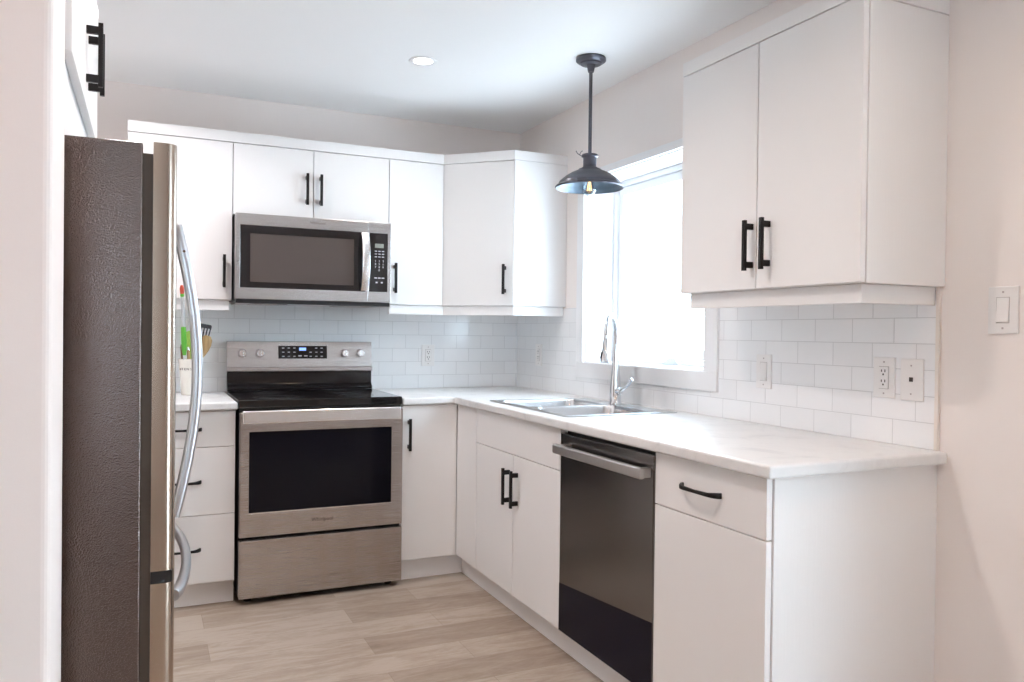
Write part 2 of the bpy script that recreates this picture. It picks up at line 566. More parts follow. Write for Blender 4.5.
sa.box(sx0, sx1, a0 - s1, a0 - s0, b0 + s1, b1 - s1).box(sx0, sx1, a1 + s0, a1 + s1, b0 + s1, b1 - s1)
sa.build('sash', M_trim, win, bevel=0.003)
MB().box(0.190, 0.193, a1 + s1 - .004, a0 - s1 + .004, b0 + s1 - .004, b1 - s1 + .004).build('window_pane', M_pane, win)
ck = MB()
ck.prism([(-1.30, b0), (-1.44, b0), (-1.425, b0 + .014), (-1.40, b0 + .028), (-1.36, b0 + .032), (-1.335, b0 + .018)], 0.03, 'x', 0.130)
ck.tube([(0.133, -1.375, b0 + .028), (0.122, -1.40, b0 + .035), (0.120, -1.43, b0 + .026)], 0.006, 8)
ck.build('crank_handle', mat('white crank metal', (0.62, 0.65, 0.68), 0.35), win, bevel=0.002)
lk = MB().box(0.148, 0.161, -1.71, -1.62, b0 + .012, b0 + .020)
lk.build('sash_lock', mat('grey lock metal', (0.45, 0.47, 0.5), 0.4), win, bevel=0.002)

# rear window and patio door (outside the picture, they light the room)
def frame_rect(kind, x0, x1, y0, y1, z0, z1, t, along, mullions):
    mb = MB()
    if along == 'x':
        mb.box(x0, x1, y0, y1, z0, z0 + t).box(x0, x1, y0, y1, z1 - t, z1)
        for xx in [x0 + t / 2, x1 - t / 2] + mullions: mb.box(xx - t / 2, xx + t / 2, y0, y1, z0, z1)
    else:
        mb.box(x0, x1, y0, y1, z0, z0 + t).box(x0, x1, y0, y1, z1 - t, z1)
        for yy in [y0 + t / 2, y1 - t / 2] + mullions: mb.box(x0, x1, yy - t / 2, yy + t / 2, z0, z1)
    return mb


w2 = struct(frame_rect('w', RX0, RX1, YR - .10, YR - .04, RZ0, RZ1, 0.06, 'x', [-3.1]).build('window_2', M_trim))
MB().box(RX0 + .05, RX1 - .05, YR - .072, YR - .068, RZ0 + .05, RZ1 - .05).build('window_pane', M_pane, w2)
d1 = struct(frame_rect('d', 0.06, 0.12, DY1, DY0, 0.0, DZ1, 0.07, 'y', []).build('door_1', M_trim))
MB().box(0.088, 0.092, DY1 + .06, DY0 - .06, 0.06, DZ1 - .06).build('door_pane', M_pane, d1)

# baseboards out towards the dining end
struct(MB().box(-0.014, 0, DY0 - 0.0, -2.872, 0, 0.09).build('baseboard_right', M_trim, bevel=0.002))
struct(MB().box(XLL, -2.245, -2.814, -2.80, 0, 0.09).build('baseboard_left', M_trim, bevel=0.002))

# tile backsplashes ----------------------------------------------
TT = 0.008
mb = MB().box(-2.16, -TT, -TT, -.0003, 0.9145, 1.375)
tag(mb.build('tile_backsplash', M_tile_back), 'white subway tile backsplash behind the range and utensil crock', 'backsplash')
mb = MB()
mb.prism([(-2.826, .9145), (0 - .0003, .9145), (-.0003, 1.375), (cy0 + .001, 1.375), (cy0 + .001, cz0 - .001), (cy1 - .001, cz0 - .001), (cy1 - .001, 1.385), (-2.826, 1.385)], TT - .0003, 'x', -TT)
o = tag(mb.build('tile_backsplash', M_tile_right), 'white subway tile backsplash under the window and beside the wall plates', 'backsplash')
et = MB().box(-0.010, 0, -2.838, -2.8265, 0.914, 1.385).build('edge_trim', mat('warm metal trim', (0.78, 0.72, 0.67), 0.4), o, bevel=0.001)

# ---------------------------------------------------------------- handles
def bar_handle(parent, x, y, z, direction, orient='z', L_=0.158, post=0.060):
    """square T-bar pull. (x,y,z) = centre on the door face; direction = outward unit vector in xy"""
    dx, dy = direction
    tx, ty = -dy, dx
    h = 0.006
    mb = MB()

    def obox(cx, cy, cz, a, b_, c):   # half sizes along direction, tangent, z
        vs = []
        n = len(mb.bm.faces)
        for sz in (-1, 1):
            for sa_, sb in ((-1, -1), (1, -1), (1, 1), (-1, 1)):
                vs.append(mb.bm.verts.new((cx + dx * a * sa_ + tx * b_ * sb, cy + dy * a * sa_ + ty * b_ * sb, cz + c * sz)))
        for q in ((3, 2, 1, 0), (4, 5, 6, 7), (0, 1, 5, 4), (1, 2, 6, 5), (2, 3, 7, 6), (3, 0, 4, 7)):
            mb.bm.faces.new([vs[i] for i in q])
    so = 0.032
    obox(x + dx * so, y + dy * so, z, 0.0055, 0.0065, L_ / 2)
    for s in (-1, 1):
        obox(x + dx * so / 2, y + dy * so / 2, z + s * post, so / 2, 0.0055, 0.0095)
    return mb.build('handle', M_black, parent, bevel=0.001)


def bow_handle(parent, c, direction, L_=0.165):
    """arched horizontal drawer pull with flared feet"""
    dx, dy = direction; tx, ty = -dy, dx
    c = Vector(c)
    pts = []; rad = []
    for u, s, w_ in ((-1.0, 0.0, .0085), (-.97, .008, .0085), (-.86, .018, .0078), (-.66, .026, .006), (0, .029, .005), (.66, .026, .006), (.86, .018, .0078), (.97, .008, .0085), (1.0, 0.0, .0085)):
        pts.append(c + Vector((tx * u * L_ / 2 + dx * s, ty * u * L_ / 2 + dy * s, 0)))
        rad.append((0.0045, w_))
    return MB().tube(pts, rad, 12, flat=0.6, up=(0, 0, 1)).build('handle', M_black, parent, smooth='edges')


DT = 0.019   # door thickness
G = 0.0021   # half gap


def slab(parent, name, x0, x1, y0, y1, z0, z1, material=None):
    return MB().box(x0, x1, y0, y1, z0, z1).build(name, material or M_cab, parent, bevel=0.0016)


# ---------------------------------------------------------------- wall cabinets on the back wall
ZUB, ZUT, ZCT, ZVB = 1.381, 2.1475, 2.1997, 1.331
YF = -0.3172                       # door face
XS = (-2.149, -1.6885, -1.3025, -0.9095, -0.6054)


def wall_cab(label, x0, x1, z0, doors, handles):
    t = thing('wall_cabinet', label, 'cabinet', ((x0 + x1) / 2, -0.15, z0), None)
    MB().box(x0 + .0005, x1 - .0005, YF + DT + .001, -TT - .0005 if z0 < 1.375 else -0.0005, z0, ZUT).build('carcass', M_cabbox, t)
    ds = [slab(t, 'door', a + G, b_ - G, YF, YF + DT, z0 + G, ZUT - 0.003) for a, b_ in doors]
    for (i, hx, hz) in handles:
        bar_handle(ds[i], hx, YF, hz, (0, -1))
    return t


wall_cab('white wall cabinet above the utensil crock, left of the microwave', XS[0], XS[1], ZUB, [(XS[0], XS[1])], [(0, -1.727, 1.520)])
wall_cab('short white two-door wall cabinet directly above the microwave', XS[1], XS[3], 1.797, [(XS[1], XS[2]), (XS[2], XS[3])], [(0, -1.337, 1.946), (1, -1.268, 1.946)])
wall_cab('narrow white wall cabinet between the microwave and the corner', XS[3], XS[4], ZUB, [(XS[3], XS[4])], [(0, -0.877, 1.520)])

# diagonal corner cabinet
dU, dD = 0.3172, 0.6054
t = thing('corner_wall_cabinet', 'white corner wall cabinet with one slanted door, left of the window', 'cabinet', (-0.3, -0.3, ZUB))
ax, ay, bx_, by_ = -dD, -dU, -dU, -dD
nrm = Vector((-1, -1)).normalized()
i0 = 0.0205
MB().prism([(-0.009, -0.009), (-dD + .001, -0.009), (-dD + .001, -dU + i0 * .42), (-dU + i0 * .42, -dD + .019), (-0.009, -dD + .019)], ZUT - ZUB, 'z', ZUB).build('carcass', M_cabbox, t)
dA = Vector((ax + .0030, ay - .0015)); dB = Vector((bx_ - .0015, by_ + .0030))
inn = -nrm * DT
MB().prism([tuple(dA), tuple(dB), tuple(dB + inn), tuple(dA + inn)], ZUT - .003 - ZUB - G, 'z', ZUB + G).build('door', M_cab, t, bevel=0.0016)
dr = t.children[-1]
hc = dA.lerp(dB, 0.895)
bar_handle(dr, hc.x, hc.y, 1.520, (nrm.x, nrm.y))
slab(t, 'side_panel', -dU + .002, -0.0005, -dD, -dD + .018, ZUB, ZUT)

# crown board along the top of the back run
mb = MB()
mb.prism([(XS[0], -0.3172), (-dD, -0.3172), (-dU, -dD), (0, -dD), (0, -dD + .03), (-dU + .012, -dD + .03), (-dD + .012, -0.287), (XS[0] + .03, -0.287), (XS[0] + .03, -0.0005), (XS[0], -0.0005)], ZCT - ZUT - .0015, 'z', ZUT + .0015)
tag(recenter(mb.build('crown_board', M_cab, bevel=0.0015)), 'white crown board along the top of the back wall cabinets', 'trim board')
# light rails under the cabinets
mb = MB().box(XS[0] + .012, XS[1] - .012, YF + .018, YF + .036, ZVB, ZUB - .001)
tag(recenter(mb.build('light_rail', M_cab, bevel=0.0015)), 'short white light rail under the cabinet left of the microwave', 'trim board')
o_ = 0.014
mb = MB().prism([(-0.902, -dU + o_), (-dD - .006 + o_, -dU + o_), (-dU - .006 + o_, -dD + o_), (-0.0085, -dD + o_), (-0.0085, -dD + o_ + .018), (-dU + o_ + .002, -dD + o_ + .018), (-dD + o_ + .002, -dU + o_ + .018), (-0.902, -dU + o_ + .018)], ZUB - .001 - ZVB, 'z', ZVB)
tag(recenter(mb.build('light_rail', M_cab, bevel=0.0015)), 'white light rail bending under the slanted corner cabinet', 'trim board')

# ---------------------------------------------------------------- right wall cabinet
ZB, ZT, ZC = 1.384, 2.156, 2.205
UX = -0.3345
y0, ym, y1 = -2.060, -2.446, -2.8473
t = thing('wall_cabinet', 'large white two-door wall cabinet right of the window', 'cabinet', (-0.16, (y0 + y1) / 2, ZB))
MB().box(UX + DT + .001, -0.0005, y1 + .018, y0 - .001, ZB, ZT).build('carcass', M_cabbox, t)
da = slab(t, 'door', UX, UX + DT, ym + G, y0 - G, ZB + G, ZT - .003)
db = slab(t, 'door', UX, UX + DT, y1 + G, ym - G, ZB + G, ZT - .003)
bar_handle(da, UX, -2.428, 1.5205, (-1, 0))
bar_handle(db, UX, -2.503, 1.5205, (-1, 0))
slab(t, 'side_panel', UX + DT + .0025, -0.0005, y1, y1 + .017, ZB, ZT - .002)
mb = MB().prism([(UX, y0), (UX, y1), (0, y1), (0, y1 + .02), (UX + .02, y1 + .02), (UX + .02, y0 - .02), (0, y0 - .02), (0, y0)], ZC - ZT - .001, 'z', ZT + .001)
tag(recenter(mb.build('crown_board', M_cab, bevel=0.0015)), 'white crown board on top of the large cabinet right of the window', 'trim board')
mb = MB().prism([(UX + .031, y0 - .02), (UX + .031, y1 + .024), (-0.0085, y1 + .024), (-0.0085, y1 + .042), (UX + .049, y1 + .042), (UX + .049, y0 - .02)], 0.052, 'z', ZB - .053)
tag(recenter(mb.build('light_rail', M_cab, bevel=0.0015)), 'white light rail under the large cabinet right of the window', 'trim board')
# ---------------------------------------------------------------- cabinet over the fridge
FX = -2.205
fy0, fym, fy1 = -2.556, -2.112, -1.66
t = thing('fridge_cabinet', 'white two-door cabinet high above the refrigerator', 'cabinet', (-2.5, fym, 1.795))
MB().box(XL + .001, FX - DT - .001, fy0, fy1, 1.80, ZUT).build('carcass', M_cabbox, t)
da = slab(t, 'door', FX - DT, FX, fy0 + G, fym - G, 1.793, ZUT - .003)
db = slab(t, 'door', FX - DT, FX, fym + G, fy1 - G, 1.793, ZUT - .003)
bar_handle(da, FX, fym - .040, 1.915, (1, 0))
bar_handle(db, FX, fym + .040, 1.915, (1, 0))
slab(t, 'filler_panel', FX - DT - .018, FX - DT - .001, fy0 + .001, fy1 - .001, 1.640, 1.799)
mb = MB().box(XL + .001, FX, fy0, fy1, ZUT + .0015, ZCT)
tag(recenter(mb.build('crown_board', M_cab, bevel=0.0015)), 'white crown board on the cabinet above the refrigerator', 'trim board')

# ---------------------------------------------------------------- base cabinets
ZTOP, ZBM = 0.914, 0.8795
BF = -0.6321       # door face plane
ZD = 0.111         # bottom of the doors
ZDT = 0.8745
TK = -0.5785
BX0, BX1 = -2.149, -1.6965


def carcass(parent, x0, x1, y0, y1, top=ZBM - .001):
    return MB().box(x0, x1, y0, y1, ZD - .01, top).build('carcass', M_cabbox, parent)


t = thing('drawer_cabinet', 'white base cabinet with three drawers between the fridge and the range', 'cabinet', ((BX0 + BX1) / 2, -0.31, 0))
carcass(t, BX0, BX1, BF + DT + .002, -0.0005)
for z0, z1, hz in ((0.7165, ZDT, .795), (0.4145, .7135, .562), (ZD, .4115, .262)):
    d = slab(t, 'drawer', BX0 + G, BX1 - G, BF, BF + DT, z0, z1)
    bow_handle(d, (-1.925, BF, hz), (0, -1))
MB().box(BX0, BX1, TK, TK + .016, 0.0, ZD - .011).build('toe_kick', M_cab, t)

RX_0, RX_1 = -1.6875, -0.9270     # range
t = thing('base_cabinet', 'white single-door base cabinet in the corner, right of the range', 'cabinet', (-0.78, -0.31, 0))
carcass(t, -0.923, -0.62, BF + DT + .002, -0.0005)
d = slab(t, 'door', -0.923 + G, BF - .003, BF, BF + DT, ZD, ZDT)
bar_handle(d, -0.889, BF, 0.7325, (0, -1))
MB().box(-0.923, TK, TK, TK + .016, 0, ZD - .011).build('toe_kick', M_cab, t)

yb = (BF, -0.8909, -1.7312, -2.3441, -2.8300)
t = thing('filler_cabinet', 'narrow plain white filler panel between the corner and the sink cabinet', 'cabinet', (-0.55, -0.76, 0))
slab(t, 'front_panel', BF, BF + DT, yb[1] + G, yb[0] - .0005, ZD, ZDT)
MB().box(BF + DT + .001, -0.0005, yb[1] + .0005, yb[0] - .0005, ZD, ZBM - .001).build('carcass', M_cabbox, t)

t = thing('sink_cabinet', 'white two-door base cabinet with a false drawer front under the sink', 'cabinet', (-0.31, (yb[1] + yb[2]) / 2, 0))
MB().box(BF + DT + .001, -0.0005, yb[2] + .0005, yb[1] - .0005, ZD, ZBM - .19).build('carcass', M_cabbox, t)
MB().box(BF + DT + .001, BF + DT + .016, yb[2] + .0005, yb[1] - .0005, ZBM - .19, ZBM - .001).build('front_rail', M_cabbox, t)
slab(t, 'drawer_front', BF, BF + DT, yb[2] + G, yb[1] - G, .7165, ZDT)
da = slab(t, 'door', BF, BF + DT, -1.3071 + G, yb[1] - G, ZD, .7130)
db = slab(t, 'door', BF, BF + DT, yb[2] + G, -1.3071 - G, ZD, .7130)
bar_handle(da, BF, -1.270, 0.575, (-1, 0))
bar_handle(db, BF, -1.352, 0.575, (-1, 0))

t = thing('base_cabinet', 'white base cabinet with one drawer over a door at the end of the counter', 'cabinet', (-0.31, -2.6, 0))
MB().box(BF + DT + .001, -0.0005, yb[4] + .0135, yb[3] - .0005, ZD, ZBM - .001).build('carcass', M_cabbox, t)
d = slab(t, 'drawer', BF, BF + DT, yb[4] + .0005, yb[3] - G, .7165, ZDT)
bow_handle(d, (BF, -2.570, .797), (-1, 0), 0.170)
slab(t, 'door', BF, BF + DT, yb[4] + .0005, yb[3] - G, ZD, .7130)
slab(t, 'side_panel', BF + DT + .003, -0.0005, -2.8335, -2.8170, 0, ZBM - .001)
mb = MB().box(TK, TK + .016, yb[4] + .014, TK - .0005, 0, ZD - .011)
tag(recenter(mb.build('toe_kick', M_cab)), 'long white toe kick board below the sink cabinet and dishwasher', 'trim board')

# ---------------------------------------------------------------- countertops
CF = -0.658
mb = MB().cells([-2.149, -1.6915], [CF, -0.0005], lambda i, j: True, ZBM, ZTOP)
tag(recenter(mb.build('countertop', M_top, bevel=0.007, seg=3)), 'short pale laminate countertop left of the range', 'countertop')
sx0, sx1, sy0, sy1 = -0.576, -0.080, -1.682, -0.954    # sink cut out (within the rim)
xs = [-0.9235, CF, sx0, sx1, -0.0005]; ys = [-2.8655, sy0, sy1, CF, -0.0005]
mb = MB().cells(xs, ys, lambda i, j: (i >= 1 or j == 3) and not (i == 2 and j == 1), ZBM, ZTOP)
tag(mb.build('countertop', M_top, bevel=0.007, seg=3), 'long pale laminate countertop with the sink, ending at the right wall', 'countertop')

# ---------------------------------------------------------------- sink
t = thing('kitchen_sink', 'double bowl stainless steel drop-in sink below the window', 'sink', (-0.32, -1.32, 0.74))
rx0, rx1, ry0, ry1 = -0.590, -0.064, -1.694, -0.942
bx0, bx1 = -0.555, -0.165
bowls = [(-1.303, -0.978), (-1.660, -1.337)]
xs = [rx0, bx0, bx1, rx1]; ys = [ry0, bowls[1][0], bowls[1][1], bowls[0][0], bowls[0][1], ry1]
MB().cells(xs, ys, lambda i, j: not (i == 1 and j in (1, 3)), ZTOP + .0002, ZTOP + .005).build('rim', M_sink, t, bevel=0.002)
for (a, b_) in bowls:
    # open bowl with thickness: outer and inner shells
    n_ = []
    mb = MB()
    bm = mb.bm

    def ring(inset, z, r=0.045, k=5):
        out = []
        X0, X1, Y0, Y1 = bx0 + inset, bx1 - inset, a + inset, b_ - inset
        for cx, cy, a0_ in ((X1 - r, Y1 - r, 0), (X0 + r, Y1 - r, 90), (X0 + r, Y0 + r, 180), (X1 - r, Y0 + r, 270)):
            for q in range(k + 1):
                an = R(a0_ + 90 * q / k)
                out.append(bm.verts.new((cx + r * math.cos(an), cy + r * math.sin(an), z)))
        return out
    rings = [ring(-.012, ZTOP + .0052, .052), ring(0.0, ZTOP + .0035), ring(.004, ZTOP - .01), ring(.010, 0.772), ring(.022, 0.752), ring(.06, 0.748, .03),
             ring(.06, 0.745, .03), ring(.019, 0.749), ring(.007, 0.770), ring(.0015, ZTOP - .01), ring(-.004, ZTOP - .0)]
    for A, B in zip(rings, rings[1:]):
        if A is rings[5]: continue
        for q in range(len(A)):
            bm.faces.new((A[q], A[(q + 1) % len(A)], B[(q + 1) % len(A)], B[q]))
    bm.faces.new(rings[5]); bm.faces.new(rings[6])
    bo = mb.build('bowl', M_sink, t, smooth='edges')
    MB().lathe(((bx0 + bx1) / 2, (a + b_) / 2, 0.7482), [(0.0, .001), (.03, .001), (.034, .003), (.042, .004), (.044, .0005)], 24).build('drain', M_bright, bo, smooth=True)

# ---------------------------------------------------------------- faucet
BXF, BYF = -0.112, -1.290
t = thing('kitchen_faucet', 'tall chrome gooseneck faucet with a pull-down spray head at the sink', 'faucet', (BXF, BYF, ZTOP + .005))
z0 = ZTOP + .0052
MB().lathe((BXF, BYF, z0), [(0, 0), (.029, 0), (.029, .006), (.026, .010), (.026, .070), (.025, .085), (.021, .125), (.0175, .17), (.0145, .23), (.0135, .25), (0, .25)], 28).build('body', M_chrome, t, smooth='edges')
dirx, diry = (-0.70, -0.714)
pts = []; rad = []
reach = 0.205; rr = reach / 2
zc = z0 + 0.318
pts.append((BXF, BYF, z0 + .22)); pts.append((BXF, BYF, z0 + .27))
for q in range(0, 15):
    an = math.pi * (1 - q / 14 * 1.06)
    h = rr + rr * math.cos(an)
    pts.append((BXF + dirx * h, BYF + diry * h, zc - .01 + 0.095 * math.sin(an)))
MB().tube(pts, 0.0118, 18).build('spout', M_chrome, t, smooth='edges')
e = Vector(pts[-1]); dn = Vector((dirx * 0.16, diry * 0.16, -1)).normalized()
hp = [e + dn * s for s in (-.004, .010, .024, .050, .078, .094, .097)]
sh = MB().tube(hp, [.0125, .0138, .0140, .0165, .0215, .0225, .018], 20).build('spray_head', M_chrome, t, smooth='edges')
MB().tube([hp[3] + Vector((-.015, .002, 0)), hp[4] + Vector((-.019, .002, 0))], [(.004, .006), (.004, .006)], 10).build('spray_button', M_blackplastic, sh, smooth=True)
hub = Vector((BXF, BYF - .02, z0 + .060))
MB().tube([hub + Vector((0, .012, 0)), hub + Vector((0, -.022, 0)), hub + Vector((0, -.027, 0))], [.016, .016, .012], 20).build('lever_hub', M_chrome, t, smooth='edges')
MB().tube([hub + Vector((0, -.012, .004)), hub + Vector((0.0, -.042, .012)), hub + Vector((0.008, -.072, .032)), hub + Vector((.012, -.098, .060))], [(.008, .010), (.006, .008), (.004, .008), (.003, .009)], 14).build('lever', M_chrome, t, smooth='edges')

# ---------------------------------------------------------------- electric range
t = thing('electric_range', 'freestanding stainless steel electric range with a black glass cooktop', 'range', (-1.307, -0.34, 0))
x0, x1 = RX_0, RX_1
MB().box(x0 + .003, x1 - .003, -0.632, -0.030, 0.035, 0.895).build('body', M_blackplastic, t, bevel=0.002)
ct = MB()
ct.box(x0, x1, -0.640, -0.085, 0.896, 0.921)
ct.box(x0 - .0, x1, -0.6465, -0.6385, 0.884, 0.921)
M_burner = mat('grey burner print', (0.10, 0.10, 0.105), 0.25)
cto = ct.build('cooktop', M_glassblack, t, bevel=0.003)
for cx, cy, r in ((-1.50, -0.50, .105), (-1.12, -0.50, .085), (-1.50, -0.24, .075), (-1.12, -0.24, .10)):
    el = MB()
    for rr_ in (r, r * .62):
        el.lathe((cx, cy, .9211), [(rr_ - .0015, 0), (rr_ - .0015, .0003), (rr_ + .0015, .0003), (rr_ + .0015, 0)], 40)
    el.build('burner_ring', M_burner, cto)
# backguard: lower black riser, upper stainless control panel
MB().prism([(-0.085, 0.9215), (-0.088, 0.935), (-0.066, 0.955), (-0.066, 1.018), (-0.030, 1.018), (-0.030, 0.9215)], x1 - x0 - .004, 'x', x0 + .002).build('riser', M_mwframe, t, bevel=0.002)
bp_ = MB().prism([(-0.072, 1.0185), (-0.078, 1.022), (-0.078, 1.040), (-0.072, 1.044), (-0.0537, 1.1776), (-0.030, 1.180), (-0.028, 1.0185)], x1 - x0, 'x', x0)
panel = bp_.build('control_panel', M_steel, t, bevel=0.0015)


def pface(z):   # y on the slanted face of the panel at height z
    return -0.072 + (z - 1.044) / (1.1776 - 1.044) * 0.0183


mb = MB()
za, zb = 1.088, 1.156
mb.prism([(pface(za) - .0015, za), (pface(zb) - .0015, zb), (pface(zb) + .004, zb), (pface(za) + .004, za)], 0.256, 'x', -1.430)
dp = mb.build('display_panel', M_mwframe, panel, bevel=0.0006)
mb = MB(); za, zb = 1.131, 1.146
mb.prism([(pface(za) - .0022, za), (pface(zb) - .0022, zb), (pface(zb) + .001, zb), (pface(za) + .001, za)], 0.036, 'x', -1.322)
mb.build('clock_display', M_disp, dp)
mb = MB()
for row, zz in enumerate((1.144, 1.122, 1.100)):
    for xx in (-1.405, -1.376, -1.347, -1.262, -1.232, -1.203):
        if row == 0 and xx == -1.262: continue
        mb.box(xx - .006, xx + .006, pface(zz) - .0022, pface(zz) + .001, zz - .002, zz + .002)
for xx in (-1.318, -1.288):
    mb.box(xx - .009, xx + .009, pface(1.102) - .0022, pface(1.102) + .001, 1.0995, 1.1055)
mb.build('button_legends', M_legend, dp)
for kx in (-1.611, -1.524, -1.078, -0.993):
    ky = pface(1.117)
    kb = MB().lathe((kx, ky, 1.117), [(0, -.030), (.017, -.030), (.0195, -.027), (.021, -.008), (.0225, -.004), (.0225, .003)], 28, 'y').build('knob', M_bright, panel, smooth='edges')
    MB().box(kx - .003, kx + .003, ky - .036, ky - .029, 1.117 - .015, 1.117 + .017).build('knob_grip', M_bright, kb, bevel=0.001)

# oven door
YD = -0.675
mb = MB().cells([x0 + .004, -1.643, -0.987, x1 - .004], [0.306, 0.411, 0.779, 0.866], lambda i, j: not (i == 1 and j == 1), 0, 1)
# rotate slab: its z (0..1) becomes y
for v in mb.bm.verts:
    xx, zz, k = v.co
    v.co = (xx, YD if k > .5 else -0.637, zz)
od = mb.build('oven_door', M_steel, t, bevel=0.002)
MB().box(-1.6435, -0.9865, YD + .0015, YD + .012, 0.4105, 0.7795).build('oven_window', M_ovenglass, od)
mb = MB().box(-1.643, -0.987, YD - .0012, YD + .003, 0.4105, 0.4150).build('window_trim', M_bright, od)
hb = MB()
hb.box(-1.676, -0.956, -0.728, -0.712, 0.820, 0.879)
hdl = hb.build('oven_handle', M_bright, od, bevel=0.005, seg=3)
MB().box(-1.668, -1.640, -0.713, YD + .001, 0.830, 0.862).build('handle_mount', M_satin, hdl, bevel=0.003)
MB().box(-0.992, -0.964, -0.713, YD + .001, 0.830, 0.862).build('handle_mount', M_satin, hdl, bevel=0.003)
mb = MB()
mb.box(-1.62, -1.44, -0.6395, -0.6370, 0.8795, 0.8835).box(-1.16, -1.03, -0.6395, -0.6370, 0.8795, 0.8835)
text_mesh('logo', 'Whirlpool', 0.024, (-1.315, YD - .0004, 0.362), (0, -1, 0), M_logo, od)
# storage drawer and feet
MB().box(x0 + .004, x1 - .004, YD, -0.637, 0.030, 0.290).build('storage_drawer', M_steel, t, bevel=0.002)
for fx in (x0 + .05, x1 - .05):
    for fy in (-0.60, -0.10):
        MB().lathe((fx, fy, 0), [(0, 0), (.018, 0), (.018, .012), (.010, .014), (.010, .036), (0, .036)], 16).build('foot', M_blackplastic, t)

# ---------------------------------------------------------------- microwave
t = thing('microwave', 'over-the-range stainless steel microwave hung under the short wall cabinet', 'microwave', (-1.306, -0.2, 1.386))
mx0, mx1, my, mz0, mz1 = -1.6842, -0.9272, -0.4246, 1.386, 1.7936
MB().box(mx0 + .001, mx1 - .001, my + .036, -0.010, mz0 - .004, mz1).build('body', M_blackplastic, t)
sp = -1.044     # seam between door and control side
door = MB().cells([mx0, -1.663, -1.060, sp - .0008], [mz0, 1.440, 1.738, mz1], lambda i, j: not (i == 1 and j == 1), 0, 1)
for v in door.bm.verts:
    xx, zz, k = v.co; v.co = (xx, my if k > .5 else my + .035, zz)
md_ = door.build('microwave_door', M_steel, t, bevel=0.002)
wf = MB().cells([-1.6635, -1.618, -1.118, -1.0595], [1.4395, 1.468, 1.700, 1.7385], lambda i, j: not (i == 1 and j == 1), 0, 1)
for v in wf.bm.verts:
    xx, zz, k = v.co; v.co = (xx, my + .0012 if k > .5 else my + .020, zz)
wfr = wf.build('window_surround', M_mwframe, md_)
MB().box(-1.6185, -1.1175, my + .004, my + .012, 1.4675, 1.7005).build('door_window', M_mwglass, md_)
cpn = MB().cells([sp + .0008, -1.040, -0.945, mx1], [mz0, 1.440, 1.738, mz1], lambda i, j: not (i == 1 and j == 1), 0, 1)
for v in cpn.bm.verts:
    xx, zz, k = v.co; v.co = (xx, my if k > .5 else my + .035, zz)
cp = cpn.build('control_side', M_steel, t, bevel=0.0015)
kp = MB().box(-1.0405, -0.9445, my + .001, my + .02, 1.4395, 1.7385).build('control_panel', M_mwframe, cp)
MB().box(-1.011, -0.966, my - .0002, my + .004, 1.664, 1.685).build('lcd_display', M_lcd, kp)
rows = [(1.644, '· · ·')]
kz = 1.646
kb = MB()
for r_ in range(3):
    for c_ in range(3):
        kb.box(-1.012 + c_ * .0185, -1.000 + c_ * .0185, my + .0002, my + .003, 1.645 - r_ * .0145, 1.649 - r_ * .0145)
kb.build('button_legends', M_legend, kp)
kb = MB()
for c_ in range(3):
    kb.box(-1.013 + c_ * .019, -0.999 + c_ * .019, my + .0002, my + .003, 1.508, 1.513)
for c_ in range(2):
    kb.box(-1.006 + c_ * .027, -0.996 + c_ * .027, my + .0002, my + .003, 1.484, 1.491)
kb.build('function_keys', M_legend, kp)
for r_, row in enumerate(('1 2 3', '4 5 6', '7 8 9', '0')):
    text_mesh('keypad_digits', row, 0.015, (-0.9880, my + .0004, 1.596 - r_ * .0155), (0, -1, 0), M_legend, kp, space=1.55 if r_ < 3 else 1)
# bowed handle
pts = []
for q in range(13):
    u = q / 12
    pts.append((-1.066, my - .014 - .034 * math.sin(math.pi * u) ** .7, 1.444 + u * .290))
MB().tube(pts, [(.020, .004)] * 13, 14, flat=0.6, up=(0, 1, 0)).build('door_handle', M_bright, md_, smooth='edges')
text_mesh('logo', 'Whirlpool', 0.018, (-1.300, my - .0004, 1.768), (0, -1, 0), M_logo, md_)
mb = MB().box(mx0 + .003, mx1 - .003, my + .006, my + .035, mz0 - .020, mz0 - .001)
mb.build('vent_grille', M_blackplastic, t)
mb = MB().box(mx0 + .02, mx1 - .02, my + .05, -0.02, mz0 - .017, mz0 - .0045)
bt = mb.build('bottom_plate', M_satin, t, bevel=0.002)
for xa in (-1.60, -1.18):
    MB().box(xa, xa + .17, -0.34, -0.14, mz0 - .022, mz0 - .0173).build('grease_filter', M_steel, bt)

# ---------------------------------------------------------------- dishwasher
t = thing('dishwasher', 'dark stainless steel dishwasher with a straight bar handle', 'dishwasher', (-0.31, -2.037, 0))
ya, yc = yb[3] + .003, yb[2] - .003
MB().box(-0.605, -0.02, ya + .002, yc - .002, ZD + .002, ZBM - .012).build('body', M_blackplastic, t)
dd = MB().box(BF - .002, -0.606, ya, yc, ZD, 0.862).build('door', M_steel_dw, t, bevel=0.003)
mb = MB().prism([(ya + .0015, ZD + .001), (yc - .0015, ZD + .001), (yc - .0015, 0.291), (ya + .0015, 0.341)], 0.0006, 'x', BF - .0028)  # thin dark sheet added over the lower door, top edge slanted
o = mb.build('dark_overlay', M_navy, dd); o['label'] = 'glossy dark navy overlay on the lower door'
hp_ = [(-0.689, ya + .040, .808), (-0.691, (ya + yc) / 2, .808), (-0.689, yc - .030, .808)]
h_ = MB().box(-0.679, -0.657, ya + .012, yc - .012, .788, .824).build('handle_bar', M_satin, dd, bevel=0.006, seg=3)
MB().box(-0.660, BF - .001, ya + .016, ya + .044, .791, .821).build('handle_mount', M_satin, h_, bevel=0.003)
MB().box(-0.660, BF - .001, yc - .044, yc - .016, .791, .821).build('handle_mount', M_satin, h_, bevel=0.003)

